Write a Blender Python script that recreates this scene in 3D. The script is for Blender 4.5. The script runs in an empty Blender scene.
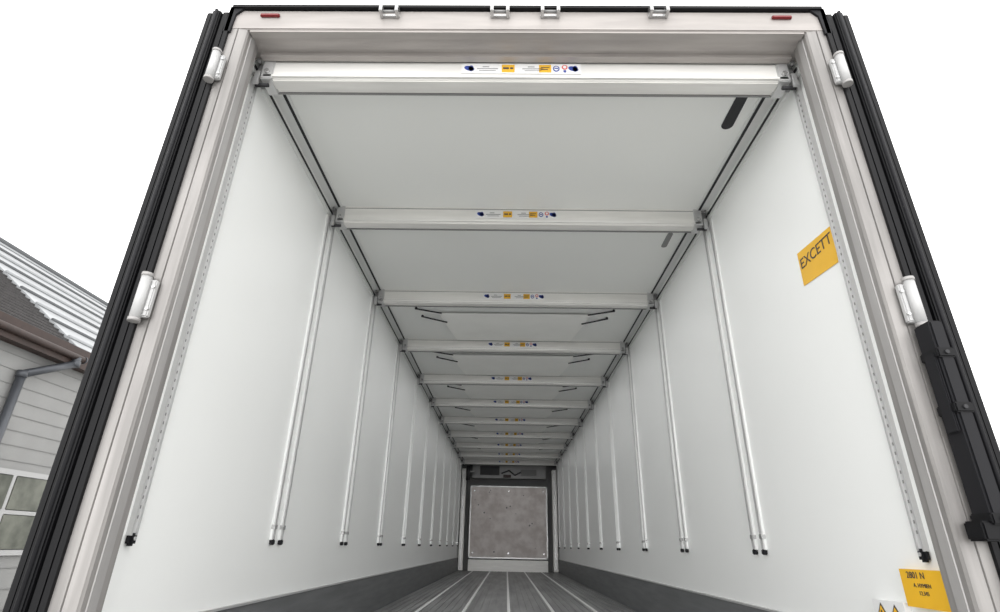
import bpy, bmesh, math, random
import numpy as np
from mathutils import Matrix, Vector, Euler
random.seed(3)
# ---------------- camera (solved from the photograph's perspective) ----------------
v=[540.6532, 0.4186, 0.0188, 0.0203, -0.0505, 1.9853, 0.01, 2.0268, -0.5516, 14.7959, 5.4956, 5.9536, 1.8368, 3.0112, 4.2712, 5.4858, 6.7659, 7.998]
def camM(p,y,r):
    return Matrix.Rotation(y,3,'Z')@Matrix.Rotation(math.pi/2+p,3,'X')@Matrix.Rotation(r,3,'Z')
f,p,y,r,cx=v[:5]
CZ=1.2-float(v[8])
cam=bpy.data.cameras.new("camera"); co=bpy.data.objects.new("camera",cam); bpy.context.collection.objects.link(co)
co.matrix_world=Matrix.Translation((cx,0,CZ))@camM(p,y,r).to_4x4()
cam.sensor_width=36; cam.lens=36*f/1000; cam.clip_start=.02
bpy.context.scene.camera=co
bpy.context.scene.view_settings.view_transform='Standard'
MC=np.array(camM(p,y,r))
def ray(px,py):
    return MC@np.array([px-500,-(py-306),-f])
def at_x(px,py,X):
    q=ray(px,py); t=(X-cx)/q[0]; return (X,q[1]*t,CZ+q[2]*t)
def at_y(px,py,Y):
    q=ray(px,py); t=Y/q[1]; return (cx+q[0]*t,Y,CZ+q[2]*t)
def at_z(px,py,Z):
    q=ray(px,py); t=(Z-CZ)/q[2]; return (cx+q[0]*t,q[1]*t,Z)
# ---------------- materials ----------------
def mat(name,col,rough=.5,metal=0,var=.0,scale=6,bump=0,stretch=None,col2=None,spec=None):
    m=bpy.data.materials.new(name); m.use_nodes=True; nt=m.node_tree; b=nt.nodes["Principled BSDF"]
    b.inputs["Base Color"].default_value=(*col,1); b.inputs["Roughness"].default_value=rough; b.inputs["Metallic"].default_value=metal
    if spec is not None: b.inputs["Specular IOR Level"].default_value=spec
    if var or bump or col2:
        tc=nt.nodes.new("ShaderNodeTexCoord"); mp=nt.nodes.new("ShaderNodeMapping"); nz=nt.nodes.new("ShaderNodeTexNoise")
        nz.inputs["Scale"].default_value=scale; nz.inputs["Detail"].default_value=5
        if stretch: mp.inputs["Scale"].default_value=stretch
        nt.links.new(tc.outputs["Object"],mp.inputs[0]); nt.links.new(mp.outputs[0],nz.inputs[0])
        rp=nt.nodes.new("ShaderNodeValToRGB"); rp.color_ramp.elements[0].position=.35; rp.color_ramp.elements[1].position=.65
        c2=col2 if col2 else tuple(min(1,c*(1+var)) for c in col); c1=col if col2 else tuple(c*(1-var) for c in col)
        rp.color_ramp.elements[0].color=(*c1,1); rp.color_ramp.elements[1].color=(*c2,1)
        nt.links.new(nz.outputs[0],rp.inputs[0]); nt.links.new(rp.outputs[0],b.inputs["Base Color"])
        if bump:
            bp=nt.nodes.new("ShaderNodeBump"); bp.inputs["Strength"].default_value=bump; bp.inputs["Distance"].default_value=.01
            nt.links.new(nz.outputs[0],bp.inputs["Height"]); nt.links.new(bp.outputs[0],b.inputs["Normal"])
    return m
M_wall=mat("white_grp",(.86,.87,.86),.38,var=.010,scale=1.2,spec=.3)
M_ceil=mat("ceiling_grp",(.86,.87,.85),.4,var=.01,scale=1)
M_frame=mat("frame_steel",(.27,.258,.25),.42,.25,var=.18,scale=3,stretch=(8,8,.6))
M_header=mat("header_steel",(.37,.345,.33),.45,.15,var=.10,scale=3,stretch=(.8,6,6))
M_frame2=mat("frame_light",(.34,.33,.325),.4,.1,var=.05,scale=3,stretch=(8,8,.6))
M_alu=mat("aluminium",(.80,.79,.765),.4,.15,var=.04,scale=4,stretch=(1,8,8))
M_alu2=mat("rail_aluminium",(.60,.60,.60),.35,.5)
M_cove=mat("cove_profile",(.80,.81,.80),.4,.1)
M_slot=mat("dark_slot",(.02,.02,.023),.6)
M_mid=mat("grey_metal",(.25,.25,.25),.5,.4)
M_rub=mat("black_rubber",(.005,.005,.006),.5,spec=.2)
M_rub2=mat("black_plastic",(.009,.009,.011),.6,spec=.25)
M_chrome=mat("bright_steel",(.55,.55,.55),.25,.8)
M_skirt=mat("kick_strip",(.17,.175,.18),.5,.3,var=.12,scale=4,stretch=(1,.5,6))
M_floor=mat("floor_ribs",(.22,.22,.222),.45,.3,var=.25,scale=3,stretch=(3,.3,1))
M_floorb=mat("floor_bright",(.80,.80,.79),.4,.1)
M_white=mat("label_white",(.78,.78,.78),.5)
M_hinge=mat("hinge_white",(.46,.46,.46),.4)
M_yel=mat("label_yellow",(.75,.42,.03),.5)
M_yel2=mat("sticker_yellow",(.80,.45,.02),.45,var=.03,scale=9)
M_blue=mat("print_blue",(.03,.06,.30),.5)
M_red=mat("print_red",(.65,.04,.03),.5)
M_ink=mat("print_ink",(.06,.05,.05),.6)
M_grey=mat("print_grey",(.30,.30,.31),.6)
M_lamp=mat("red_lens",(.16,.008,.01),.25)
M_bulk=mat("bulkhead_board",(.56,.50,.48),.5,col2=(.76,.71,.69),scale=5)
M_sheet=mat("roof_sheet",(.95,.95,.92),.6,var=.02,scale=4)
M_unit=mat("unit_grey",(.16,.16,.16),.6)
M_tile=mat("roof_tile",(.045,.042,.042),.7,var=.3,scale=20)
M_wroof=mat("roof_white_metal",(.31,.32,.33),.45,.1,var=.06,scale=2)
M_seam=mat("roof_seam",(.08,.085,.09),.5)
M_brown=mat("eave_brown",(.030,.015,.011),.6,var=.2,scale=8)
M_siding=mat("siding",(.25,.25,.246),.6,var=.04,scale=3)
M_sidl=mat("siding_joint",(.21,.21,.208),.6)
M_zinc=mat("zinc",(.07,.075,.085),.4,.4)
M_glass=mat("window_glass",(.06,.065,.052),.3,0,col2=(.15,.155,.13),scale=3,spec=.25)
M_winf=mat("window_frame",(.38,.38,.38),.5)
M_asph=mat("concrete_yard",(.42,.42,.41),.9,var=.12,scale=8)
# ---------------- builder ----------------
class B:
    def __init__(s): s.bm=bmesh.new(); s.ms=[]
    def mi(s,m):
        if m not in s.ms: s.ms.append(m)
        return s.ms.index(m)
    def poly(s,pts,m):
        vs=[s.bm.verts.new(q) for q in pts]; fc=s.bm.faces.new(vs); fc.material_index=s.mi(m); return fc
    def box(s,x0,x1,y0,y1,z0,z1,m,bev=0):
        vs=[s.bm.verts.new((x,y,z)) for x in (x0,x1) for y in (y0,y1) for z in (z0,z1)]
        fs=[]
        for q in ((0,1,3,2),(4,6,7,5),(0,4,5,1),(2,3,7,6),(0,2,6,4),(1,5,7,3)):
            fc=s.bm.faces.new([vs[i] for i in q]); fc.material_index=s.mi(m); fs.append(fc)
        if bev:
            es=list({e for fc in fs for e in fc.edges})
            bmesh.ops.bevel(s.bm,geom=es,offset=bev,segments=2,affect='EDGES',material=-1)
    def prism(s,pts,vec,m):
        a=[s.bm.verts.new(q) for q in pts]; b=[s.bm.verts.new(Vector(q)+Vector(vec)) for q in pts]
        n=len(pts); k=s.mi(m)
        for fc in (s.bm.faces.new(a),s.bm.faces.new(b[::-1])): fc.material_index=k
        for i in range(n):
            fc=s.bm.faces.new([a[i],b[i],b[(i+1)%n],a[(i+1)%n]]); fc.material_index=k
    def cyl(s,p0,p1,rad,m,n=12,r2=None):
        p0=Vector(p0);p1=Vector(p1);ax=(p1-p0).normalized()
        u=ax.orthogonal().normalized();w=ax.cross(u); r2=rad if r2 is None else r2
        a=[];b=[]
        for i in range(n):
            t=2*math.pi*i/n; dd=u*math.cos(t)+w*math.sin(t)
            a.append(s.bm.verts.new(p0+dd*rad)); b.append(s.bm.verts.new(p1+dd*r2))
        k=s.mi(m)
        for fc in (s.bm.faces.new(a[::-1]),s.bm.faces.new(b)): fc.material_index=k
        for i in range(n):
            fc=s.bm.faces.new([a[i],a[(i+1)%n],b[(i+1)%n],b[i]]); fc.material_index=k; fc.smooth=True
    def tube(s,pts,rad,m,n=10):
        for a,b in zip(pts[:-1],pts[1:]): s.cyl(a,b,rad,m,n)
    def done(s,name,parent=None):
        bmesh.ops.recalc_face_normals(s.bm,faces=s.bm.faces)
        me=bpy.data.meshes.new(name); s.bm.to_mesh(me); s.bm.free()
        for m in s.ms: me.materials.append(m)
        o=bpy.data.objects.new(name,me); bpy.context.collection.objects.link(o)
        if parent: o.parent=parent
        return o
def empty(name):
    o=bpy.data.objects.new(name,None); bpy.context.collection.objects.link(o); return o
def text(s,size,m,mtx,name,parent,ext=.0005,align='CENTER'):
    c=bpy.data.curves.new(name,'FONT'); c.body=s; c.size=size; c.extrude=ext; c.align_x=align; c.align_y='CENTER'
    c.materials.append(m); o=bpy.data.objects.new(name,c); bpy.context.collection.objects.link(o)
    o.matrix_world=mtx
    if parent: o.parent=parent
    return o
W=1.24; FZ=1.2; CE=CZ+float(v[7]); HB=CZ+float(v[5])-.012; HT=CZ+float(v[6]); DE=float(v[9]); R0=1.64
ds=[float(a) for a in v[12:]]
sp=(ds[5]-ds[1])/4
while ds[-1]+sp<DE-.5: ds.append(ds[-1]+sp)
# ---------------- shell ----------------
b=B(); b.box(-W-.05,-W,R0+.12,DE+.05,FZ-.05,CE+.08,M_wall)
b.done("wall_left")
b=B(); b.box(W,W+.05,R0+.12,DE+.05,FZ-.05,CE+.08,M_wall)
b.done("wall_right")
b=B(); b.box(-W,W,R0+.16,DE,CE,CE+.08,M_ceil)
def slot(px,py,m,L=.2,Wd=.045):
    X,Y,Z=at_z(px,py,CE); pts=[]
    for i in range(16):
        t=2*math.pi*i/16; sx=math.cos(t)*Wd/2; sy=math.sin(t)*Wd/2+(L/2-Wd/2)*(1 if math.sin(t)>=0 else -1)
        pts.append((X+sx,Y+sy,CE-.004))
    b.prism(pts,(0,0,.006),m)
slot(734,112,M_slot,.24,.06); slot(667,240,M_mid,.2,.04)
b.done("ceiling")
b=B(); b.box(-W,W,DE,DE+.05,FZ-.05,CE+.08,M_unit); b.done("wall_back")
b=B(); b.box(-W,W,R0-.02,DE,FZ-.08,FZ,M_floor)
nx=36
for i in range(nx):
    x=-1.17+2.34*i/(nx-1); b.box(x-.012,x+.012,R0,DE-.35,FZ,FZ+.006,M_floor)
for i in range(5):
    x=(i-2)*.41-.02; b.box(x-.014,x+.014,R0,DE-.35,FZ,FZ+.012,M_floorb)
b.done("floor")
for s,nm in ((-1,"left"),(1,"right")):
    b=B(); xa,xb=sorted((s*W,s*(W-.014))); b.box(xa,xb,R0+.16,DE,FZ,FZ+.29,M_skirt,.003)
    xa,xb=sorted((s*W,s*(W-.02))); b.box(xa,xb,R0+.16,DE,FZ+.29,FZ+.300,M_alu2)
    b.done("baseboard_"+nm)
    b=B()
    xa,xb=sorted((s*W,s*(W-.010))); b.box(xa,xb,R0+.16,DE,CE-.07,CE,M_cove)
    xa,xb=sorted((s*(W-.010),s*(W-.014))); b.box(xa,xb,R0+.16,DE,CE-.044,CE-.030,M_slot)
    xa,xb=sorted((s*(W-.010),s*(W-.085))); b.box(xa,xb,R0+.16,DE,CE-.006,CE-.0005,M_cove)
    xa,xb=sorted((s*(W-.058),s*(W-.072))); b.box(xa,xb,R0+.16,DE,CE-.010,CE-.006,M_slot)
    b.done("trim_1" if s<0 else "trim_2")
# ---------------- wall rails ----------------
for i,d in enumerate(ds):
    for s in (-1,1):
        b=B(); X=s*W
        def bx(t,y0,y1,z0,z1,m,t0=0,bev=0):
            xa,xb=sorted((s*(W-t0),s*(W-t))); b.box(xa,xb,y0,y1,z0,z1,m,bev)
        top=CE-.08
        if i==0:
            bx(.012,d-.016,d+.016,HT,top,M_alu2); bx(.018,d-.016,d-.010,HT,top,M_alu2,.012); bx(.018,d+.010,d+.016,HT,top,M_alu2,.012)
            z=HT+.05
            while z<top-.02:
                bx(.0132,d-.004,d+.004,z,z+.010,M_mid,.012); z+=.03
            bx(.022,d-.016,d+.016,HT-.03,HT+.008,M_rub2,bev=.007)
            b.cyl((s*(W-.022),d,HT-.008),(s*(W-.025),d,HT-.008),.006,M_alu2)
        else:
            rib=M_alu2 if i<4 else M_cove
            for q in (-.055,.055):
                bx(.010,d+q-.013,d+q+.013,HT,top,M_cove)
                bx(.017,d+q-.013,d+q-.008,HT,top,rib,.010); bx(.017,d+q+.008,d+q+.013,HT,top,rib,.010)
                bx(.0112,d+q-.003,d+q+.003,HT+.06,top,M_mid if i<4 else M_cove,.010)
                bx(.022,d+q-.012,d+q+.012,HT-.024,HT+.002,M_rub2,bev=.004)
                bx(.020,d+q-.015,d+q+.015,HT+.05,HT+.07,M_chrome)
        b.done("wall_rail")
# ---------------- beams ----------------
for i,d in enumerate(ds):
    root=empty("crossbeam")
    H=.118; Dp=.09; z0=HB-H/2; z1=HB+H/2; y0=d-.035; y1=y0+Dp; L=W-.065
    b=B()
    rr=.008; prof=[(y0+rr,z0),(y1-rr,z0),(y1,z0+rr),(y1,z1-rr),(y1-rr,z1),(y0+rr,z1),(y0,z1-rr),(y0,z0+rr)]
    b.prism([(-L,a,c) for a,c in prof],(2*L,0,0),M_alu)
    b.box(-L,L,y0-.003,y0+.001,z1-.014,z1-.004,M_alu); b.box(-L,L,y0-.008,y0+.001,z0+.004,z0+.016,M_alu)
    b.box(-L,L,y0-.0012,y0+.001,z1-.020,z1-.016,M_mid); b.box(-L,L,y0-.0012,y0+.001,z0+.017,z0+.020,M_mid)
    b.box(-L,L,y0+.012,y1-.030,z0-.004,z0+.001,M_alu)
    b.box(-L,L,y1-.006,y1+.002,z0-.006,z0+.010,M_mid)
    b.done("beam_tube",root)
    b=B()
    for s in (-1,1):
        xa,xb=sorted((s*(L-.04),s*(L+.012))); b.box(xa,xb,y0-.008,y1+.008,z0-.008,z1+.006,M_alu2,.004)
        xa,xb=sorted((s*(L+.012),s*(W-.02))); b.box(xa,xb,y0+.01,y1-.01,z0+.01,z1-.02,M_mid,.004)
        xa,xb=sorted((s*(L+.02),s*(W-.02))); b.box(xa,xb,y0-.004,y0+.01,z0-.030,z0+.045,M_alu2,.003)
        b.cyl((s*(L-.015),y0-.008,z0+.03),(s*(L-.015),y0-.02,z0+.03),.011,M_chrome)
        b.cyl((s*(L+.03),y0-.004,z1-.03),(s*(L+.03),y0-.022,z1-.03),.009,M_mid)
        b.cyl((s*(L-.02),y0+.02,z0-.022),(s*(L+.040),y0+.02,z0-.022),.009,M_slot)
    b.done("end_fittings",root)
    b=B(); yl=y0-.0045; zc=HB+.002; LX=-.01; hh=.030
    b.box(LX-.27,LX+.27,yl,yl+.003,zc-hh,zc+hh,M_white)
    yf=yl-.001
    def ell(x,z,a,c,m,n=14,ro=0,th=0):
        pts=[]
        for k in range(n):
            t=2*math.pi*k/n; u=a*math.cos(t); w_=c*math.sin(t)
            pts.append((LX+x+u*math.cos(ro)-w_*math.sin(ro),yf-th,zc+z+u*math.sin(ro)+w_*math.cos(ro)))
        b.prism(pts,(0,.0015,0),m)
    def rc(x0,x1,za,zb,m,th=0): b.box(LX+x0,LX+x1,yf-th,yf+.001,zc+za,zc+zb,m)
    for x in (-.235,.235):
        ell(x,0,.024,.014,M_blue,ro=-.35); ell(x+.008,.0,.012,.018,M_blue)
    for x0 in (-.205,.0): 
        rc(x0+.03,x0+.06,.008,.013,M_grey)
        rc(x0+.005,x0+.10,-.004,.001,M_grey); rc(x0+.015,x0+.09,-.015,-.011,M_grey)
    rc(-.088,-.030,-.023,.023,M_yel); rc(-.082,-.056,-.004,.006,M_ink,.001); rc(-.05,-.036,-.004,.006,M_ink,.001)
    rc(.08,.135,-.023,.023,M_yel); rc(.088,.127,.004,.008,M_ink,.001); rc(.088,.12,-.008,-.004,M_ink,.001)
    ell(.158,0,.015,.018,M_blue); ell(.158,0,.010,.012,M_white,th=.001); rc(.150,.166,-.003,.003,M_blue,.002)
    ell(.196,.009,.013,.014,M_red); ell(.196,.009,.008,.009,M_white,th=.001); rc(.190,.202,-.022,-.009,M_blue)
    b.done("label",root)
# ---------------- roof sheets with bungee hooks ----------------
for i in range(2,len(ds)-2):
    ya=ds[i]+.42; yb=ds[i+1]-.06
    b=B(); n=12; mrow=8
    def P(u,t):
        wd=.72+(.60-.72)*t; x=-.0+(2*u-1)*wd; yy=ya+(yb-ya)*t
        return (x,yy,CE-.016-.022*math.sin(math.pi*t)*(1-.5*abs(2*u-1)))
    g=[[b.bm.verts.new(P(a/n,c/mrow)) for a in range(n+1)] for c in range(mrow+1)]
    k=b.mi(M_sheet)
    for c in range(mrow):
        for a in range(n):
            fc=b.bm.faces.new((g[c][a],g[c][a+1],g[c+1][a+1],g[c+1][a])); fc.material_index=k; fc.smooth=True
    for s in (-1,1):
        for t,dy in ((.0,-.08),(.28,-.10),):
            q=P(0 if s<0 else 1,t)
            b.cyl((q[0]-s*.03,q[1],q[2]-.006),(q[0]+s*.20,q[1]+dy,CE-.014),.0075,M_slot,8)
            b.cyl((q[0]+s*.20,q[1]+dy,CE-.018),(q[0]+s*.20,q[1]+dy,CE),.012,M_slot,8)
    b.done("roof_sheet")
# ---------------- front bulkhead & unit ----------------
b=B(); yb=DE-.30
x0,_,z0=at_y(468,558,yb); x1,_,z1=at_y(547,487,yb)
b.box(x0,x1,yb,yb+.04,z0,z1,M_bulk,.004)
for k in range(14):
    xx=random.uniform(x0+.1,x1-.1); zz=random.uniform(z0+.1,z1-.1); r_=random.uniform(.008,.022)
    b.cyl((xx,yb-.002,zz),(xx,yb+.001,zz),r_,M_unit,8)
for xx in (x0+.1,(x0+x1)/2,x1-.1):
    for zz in (z0+.12,z1-.12): b.cyl((xx,yb-.004,zz),(xx,yb+.001,zz),.018,M_chrome,8)
b.box(x0,x1,yb-.012,yb,z1-.03,z1,M_alu2); b.box(x0,x1,yb-.012,yb,z0,z0+.03,M_alu2)
for xx in (x0,x1-.03): b.box(xx,xx+.03,yb-.012,yb,z0,z1,M_alu2)
b.box(x0,x1,yb+.02,yb+.2,FZ,z0-.03,M_alu)
b.done("front_bulkhead")
for s in (-1,1):
    b=B()
    xa,xb=sorted((s*(W-.03),s*(W-.14))); b.box(xa,xb,yb-.06,yb+.2,FZ+.012,CE-.2,M_alu,.004)
    b.box(xa+.03,xb-.03,yb-.066,yb-.058,FZ+.05,CE-.25,M_alu2)
    b.done("bulkhead_post")
uroot=empty("cooling_unit")
b=B(); b.box(-.95,.95,DE-.25,DE-.01,CE-.42,CE-.02,M_mid,.01)
b.box(-.75,-.25,DE-.29,DE-.25,CE-.34,CE-.12,M_slot,.005)
b.box(.30,.70,DE-.29,DE-.25,CE-.34,CE-.2,M_unit,.005)
b.tube([(-.2,DE-.27,CE-.3),(0,DE-.27,CE-.22),(.15,DE-.27,CE-.34),(.3,DE-.27,CE-.26)],.018,M_slot)
b.box(-.15,.05,DE-.28,DE-.25,CE-.4,CE-.33,M_brown)
b.done("evaporator",uroot)
b=B(); ye_=DE-.42
b.cyl((-1.05,ye_,CE-.5),(-1.05,ye_,CE-.14),.05,M_slot); b.cyl((-1.05,ye_,CE-.14),(-1.05,ye_,CE-.1),.02,M_mid)
b.box(-1.05,-.9,ye_-.02,DE-.2,CE-.30,CE-.26,M_mid); b.done("fire_extinguisher",uroot)  # fire extinguisher and its bracket, parented under the cooling unit
# ---------------- rear frame ----------------
root=empty("rear_door_frame")
TB=CE-.0; TT=CE+.115
b=B()
for s in (-1,1):
    pr=[(1.275,R0),(1.243,R0),(1.240,R0+.008),(1.237,R0),(1.200,R0+.003),(1.195,R0+.012),(1.195,R0+.10),(1.21,R0+.105),(1.215,R0+.12),(W,R0+.122),(1.275,R0+.125)]
    b.prism([(s*a,c,FZ-.15) for a,c in pr],(0,0,TT-FZ+.15),M_frame)
    pr=[(1.197,R0+.03),(1.192,R0+.033),(1.192,R0+.07),(1.197,R0+.073)]
    b.prism([(s*a,c,FZ-.1) for a,c in pr],(0,0,TB-FZ+.1),M_frame2)
b.done("side_posts",root)
b=B()
b.box(-1.275,1.275,R0-.002,R0+.17,TB,TT-.001,M_header,.004)
b.box(-1.19,1.19,R0+.004,R0+.04,TB-.010,TB,M_header)
b.box(-1.19,1.19,R0+.12,R0+.15,TB-.02,TB,M_header)
b.done("header",root)
b=B()
b.box(-1.28,1.28,R0-.02,R0+.1,TT,TT+.014,M_rub)
for s in (-1,1):
    xa,xb=sorted((s*1.275,s*1.292)); b.box(xa,xb,R0-.012,R0+.05,FZ-.15,TT+.01,M_rub)
    pts=[(s*1.225,R0-.012,TT+.01),(s*1.292,R0-.012,TT+.01),(s*1.30,R0-.012,TT-.14),(s*1.268,R0-.012,TT-.14),(s*1.262,R0-.012,TT-.035)]
    b.prism(pts,(0,.012,0),M_rub2)
b.done("black_seal",root)
b=B(); b.box(-1.275,1.275,R0-.03,R0+.16,FZ-.3,FZ-.08,M_frame,.006); b.done("sill",root)
b=B()
for px in (390,500,550,658):
    x,_,z=at_y(px,14,R0-.01)
    b.box(x-.042,x+.042,R0-.012,R0-.002,z-.016,z-.002,M_chrome,.002)
    for q in (-.034,.034):
        b.box(x+q-.007,x+q+.007,R0-.045,R0-.002,z-.02,z+.026,M_chrome,.003)
    b.cyl((x-.03,R0-.03,z-.01),(x+.03,R0-.03,z-.01),.006,M_mid)
b.done("lock_keepers",root)
b=B()
for px,py in ((270,15),(782,17)):
    x,_,z=at_y(px,py,R0-.01); b.box(x-.042,x+.042,R0-.014,R0-.001,z-.008,z+.008,M_lamp,.003)
b.done("marker_lamps",root)
b=B()
for px,py,hgt in ((213,65,.14),(141,297,.15),(843,69,.14),(915,302,.15)):
    x,_,z=at_y(px,py,R0-.03); s=-1 if x<0 else 1
    b.cyl((x,R0-.03,z-hgt/2),(x,R0-.03,z+hgt/2),.017,M_hinge,14)
    b.cyl((x,R0-.03,z-hgt/2-.012),(x,R0-.03,z-hgt/2),.019,M_frame2,14); b.cyl((x,R0-.03,z+hgt/2),(x,R0-.03,z+hgt/2+.012),.019,M_frame2,14)
    xa,xb=sorted((x,x-s*.034)); b.box(xa,xb,R0-.026,R0-.006,z-hgt*.45,z+hgt*.45,M_hinge,.004)
    xa,xb=sorted((x-s*.014,x-s*.020)); b.box(xa,xb,R0-.028,R0-.02,z-hgt*.4,z+hgt*.4,M_mid)
    for q in (-.04,.04): b.cyl((x-s*.028,R0-.03,z+q),(x-s*.028,R0-.02,z+q),.006,M_chrome,8)
b.done("hinges",root)
# ---------------- doors folded back ----------------
for s in (-1,1):
    root=empty("rear_door")
    b=B(); xa,xb=sorted((s*1.305,s*1.385)); b.box(xa,xb,R0+.03,R0+1.26,FZ-.12,TT-.01,M_wall,.004); b.done("panel",root)
    b=B(); zb,zt=FZ-.12,TT-.02
    for x_a,x_b,dy in ((1.292,1.322,.012),(1.326,1.364,.020),(1.368,1.392,.008)):
        xa,xb=sorted((s*x_a,s*x_b)); b.box(xa,xb,R0-dy,R0+.01,zb,zt,M_rub,.005)
    b.cyl((s*1.345,R0-.020,zb),(s*1.345,R0-.020,zt),.007,M_rub2,10)
    xa,xb=sorted((s*1.296,s*1.395)); b.box(xa,xb,R0-.002,R0+.04,zb,zt,M_rub2)
    b.done("gasket",root)
b=B()
pa=at_y(925,323,R0-.06); pb=at_y(985,525,R0-.06)
xx=1.262
b.box(xx-.020,xx+.024,R0-.085,R0-.013,pb[2],pa[2],M_rub2,.006)
b.box(xx-.028,xx-.020,R0-.075,R0-.03,pa[2]-.34,pa[2]-.10,M_rub2,.003)
for zz in (pb[2]+.0,pb[2]+.3,pa[2]-.12):
    b.box(xx-.026,xx+.028,R0-.09,R0-.013,zz,zz+.03,M_rub,.004)
    b.cyl((xx,R0-.095,zz+.015),(xx,R0-.088,zz+.015),.006,M_slot)
b.box(xx-.05,xx+.02,R0-.08,R0-.013,pb[2]-.04,pb[2]+.01,M_rub,.005)
b.done("door_buffer")
# ---------------- stickers ----------------
root=empty("warning_sticker")
xw=W-.003
c=[at_x(px,py,xw) for px,py in ((797,254),(831,225),(838,262),(804,286))]
b=B(); b.prism(c,(.002,0,0),M_yel2); b.done("sticker_sheet",root)
cy=sum(q[1] for q in c)/4; cz_=sum(q[2] for q in c)/4; wid=abs(c[0][1]-c[1][1]); hei=abs(c[0][2]-c[3][2])
RX=Matrix(((0,0,-1),(-1,0,0),(0,1,0))).to_4x4()
text("EXCETT",wid*.25,M_ink,Matrix.Translation((xw-.001,cy,cz_+hei*.16))@RX,"lettering",root)
root=empty("info_sticker")
xw=W-.022
c=[at_x(px,py,xw) for px,py in ((905,571),(940,571),(945,608),(908,606))]
y0,y1=min(q[1] for q in c),max(q[1] for q in c); zb=min(q[2] for q in c); zt=max(q[2] for q in c)
b=B(); b.box(xw,W,y0,y1,zb,zt,M_yel2); b.done("sticker_sheet",root)
text("2801 N",(zt-zb)*.25,M_ink,Matrix.Translation((xw-.001,(y0+y1)/2+.02,zt-(zt-zb)*.16))@RX,"lettering",root)
for k,t in enumerate(("A. HYMIEN","12.345")):
    text(t,(zt-zb)*.15,M_ink,Matrix.Translation((xw-.001,(y0+y1)/2,zt-(zt-zb)*(.42+.2*k)))@RX,"lettering_%d"%k,root)
root=empty("hazard_label")
c=[at_x(px,py,xw) for px,py in ((872,600),(903,603))]
yy0,yy1=sorted((c[0][1],c[1][1])); zt2=max(c[0][2],c[1][2])
b=B(); b.box(xw,W,yy0,yy1,zt2-.12,zt2,M_white)
for k in range(2):
    ym=yy1-(yy1-yy0)*(.28+.44*k); q=(yy1-yy0)*.22
    b.prism([(xw-.002,ym-q,zt2-.06),(xw-.002,ym+q,zt2-.06),(xw-.002,ym,zt2-.008)],(.001,0,0),M_ink)
    q*=.74
    b.prism([(xw-.003,ym-q,zt2-.056),(xw-.003,ym+q,zt2-.056),(xw-.003,ym,zt2-.017)],(.001,0,0),M_yel2)
    b.box(xw-.004,xw-.002,ym-.003,ym+.003,zt2-.05,zt2-.03,M_ink)
b.done("label_sheet",root)
# ---------------- neighbouring building ----------------
root=empty("garage_building")
G=-7.9
b=B(); EH=CZ+3.0
b.box(G-.2,G,5,16,0,EH,M_siding)
z=2.85
while z<EH-.05:
    b.box(G,G+.012,5,16,z,z+.012,M_sidl); z+=.22
z=.1
while z<1.5:
    b.box(G,G+.012,5,16,z,z+.012,M_sidl); z+=.3
b.done("siding_wall",root)
b=B(); zb=CZ-.22; zt=CZ+.92
b.box(G,G+.05,7.4,10.35,zb-.05,zt+.05,M_winf)
zm=(zb+zt)/2
ye=10.22
for k in range(4):
    for a,c_ in ((zb+.03,zm-.03),(zm+.03,zt-.03)):
        b.box(G+.04,G+.056,ye-.64,ye,a,c_,M_glass,.01)
    ye-=.70
b.done("window_row",root)
b=B()
yv=8.95; ridge=(-11.4,CZ+3.05+.78*3.7); eave=(-7.7,CZ+3.05)
def roof(y0,y1,m,dz=0):
    b.prism([(eave[0],y0,eave[1]+dz),(ridge[0],y0,ridge[1]+dz),(ridge[0],y0,ridge[1]-.12),(eave[0],y0,eave[1]-.06)],(0,y1-y0,0),m)
roof(3,yv,M_tile); roof(yv,24,M_wroof,.06)
for k in range(9):
    t=(k+.5)/9; x=eave[0]+(ridge[0]-eave[0])*t; zz=eave[1]+(ridge[1]-eave[1])*t+.06
    b.box(x-.02,x+.02,yv,24,zz,zz+.04,M_seam if k%2 else M_wroof)
b.cyl((ridge[0],yv,ridge[1]+.07),(ridge[0],24,ridge[1]+.07),.08,M_seam)
for k in range(30):
    t=(k+.5)/30; x=eave[0]+(ridge[0]-eave[0])*t; zz=eave[1]+(ridge[1]-eave[1])*t
    b.box(x-.03,x+.01,3,yv,zz,zz+.03,M_tile)
b.box(eave[0]-.05,eave[0]+.05,3,24,eave[1]-.30,eave[1]+.03,M_brown)
b.box(G,eave[0],3,24,eave[1]-.28,eave[1]-.24,M_brown)
b.done("roof",root)
b=B(); gx=eave[0]+.09; gz=eave[1]-.16
b.cyl((gx,3,gz),(gx,yv+.15,gz),.055,M_brown,14); b.cyl((gx,yv+.15,gz),(gx,yv+.17,gz),.065,M_zinc,14)
p1=(gx,yv,gz); p2=(gx,yv,gz-.12); p3=at_x(22,374,G+.08); p4=(G+.08,p3[1],.2)
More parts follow.
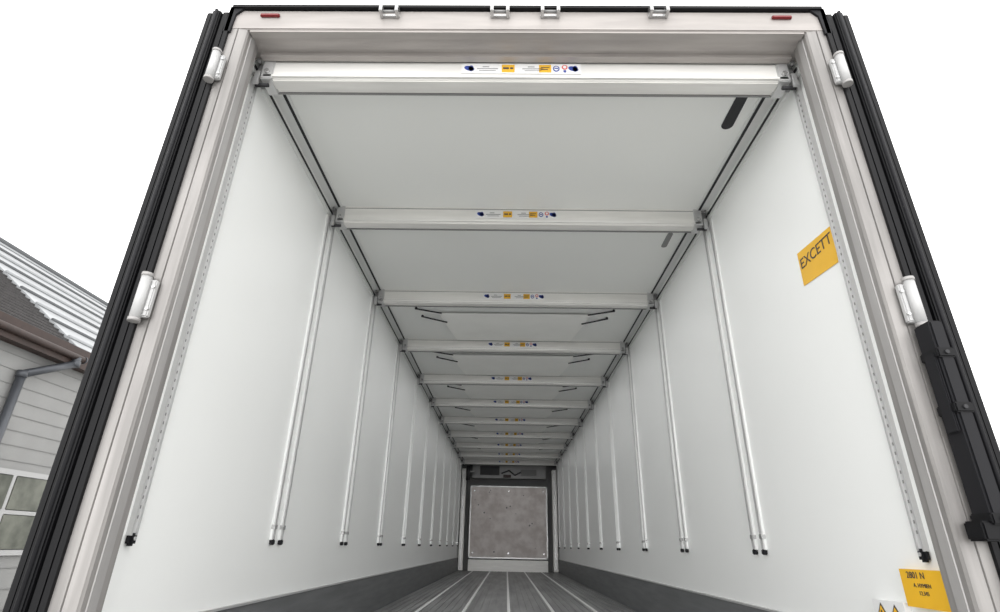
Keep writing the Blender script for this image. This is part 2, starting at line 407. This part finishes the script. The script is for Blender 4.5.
b.tube([p1,p2,p3,p4],.065,M_zinc,12)
for q in (p2,p3): b.cyl((q[0],q[1],q[2]-.05),(q[0],q[1],q[2]+.05),.078,M_zinc,12)
b.done("gutter_and_downpipe",root)
# chassis below trailer and ground
b=B()
b.box(-1.2,1.2,R0+.2,DE,FZ-.22,FZ-.09,M_rub2)
for s in (-1,1): b.box(s*.5-.06,s*.5+.06,R0+.2,DE,FZ-.55,FZ-.2,M_rub2)
for ax in (5.2,6.5,7.8):
    b.cyl((-1.1,ax,.5),(1.1,ax,.5),.07,M_mid)
    for s in (-1,1):
        b.cyl((s*.85,ax,.5),(s*1.2,ax,.5),.5,M_rub,32); b.cyl((s*1.2,ax,.5),(s*1.21,ax,.5),.28,M_frame,24)
    for s in (-1,1): b.box(s*.5-.05,s*.5+.05,ax-.06,ax+.06,.5,FZ-.5,M_mid)
for s in (-1,1): b.box(s*.7-.05,s*.7+.05,DE-2.6,DE-2.45,0,FZ-.2,M_mid)
b.done("trailer_chassis")
b=B(); b.poly([(-60,-60,0),(60,-60,0),(60,60,0),(-60,60,0)],M_asph); b.done("ground")
# ---------------- light ----------------
w=bpy.data.worlds.new("overcast"); bpy.context.scene.world=w; w.use_nodes=True; nt=w.node_tree
bg=nt.nodes["Background"]; bg.inputs[0].default_value=(1,.995,.985,1); bg.inputs[1].default_value=2.3
s=bpy.data.lights.new("sun",'SUN'); s.energy=2.6; s.angle=math.radians(50); so=bpy.data.objects.new("sun",s); bpy.context.collection.objects.link(so)
dirv=Vector((.03,1,-.02)).normalized(); so.rotation_euler=dirv.to_track_quat('-Z','Y').to_euler()
for i in range(0,len(ds)-1):  # invisible fill added in every bay to brighten the interior, not fitted lamps
    a=bpy.data.lights.new("bay_fill_light",'AREA'); a.shape='RECTANGLE'; a.size=1.8; a.size_y=.8; a.energy=4.2 if i else 2.5
    if i>=5: a.energy=3.2
    ao=bpy.data.objects.new("bay_fill_light",a); bpy.context.collection.objects.link(ao); ao.location=(0,(ds[i]+ds[i+1])/2,CE-.06)
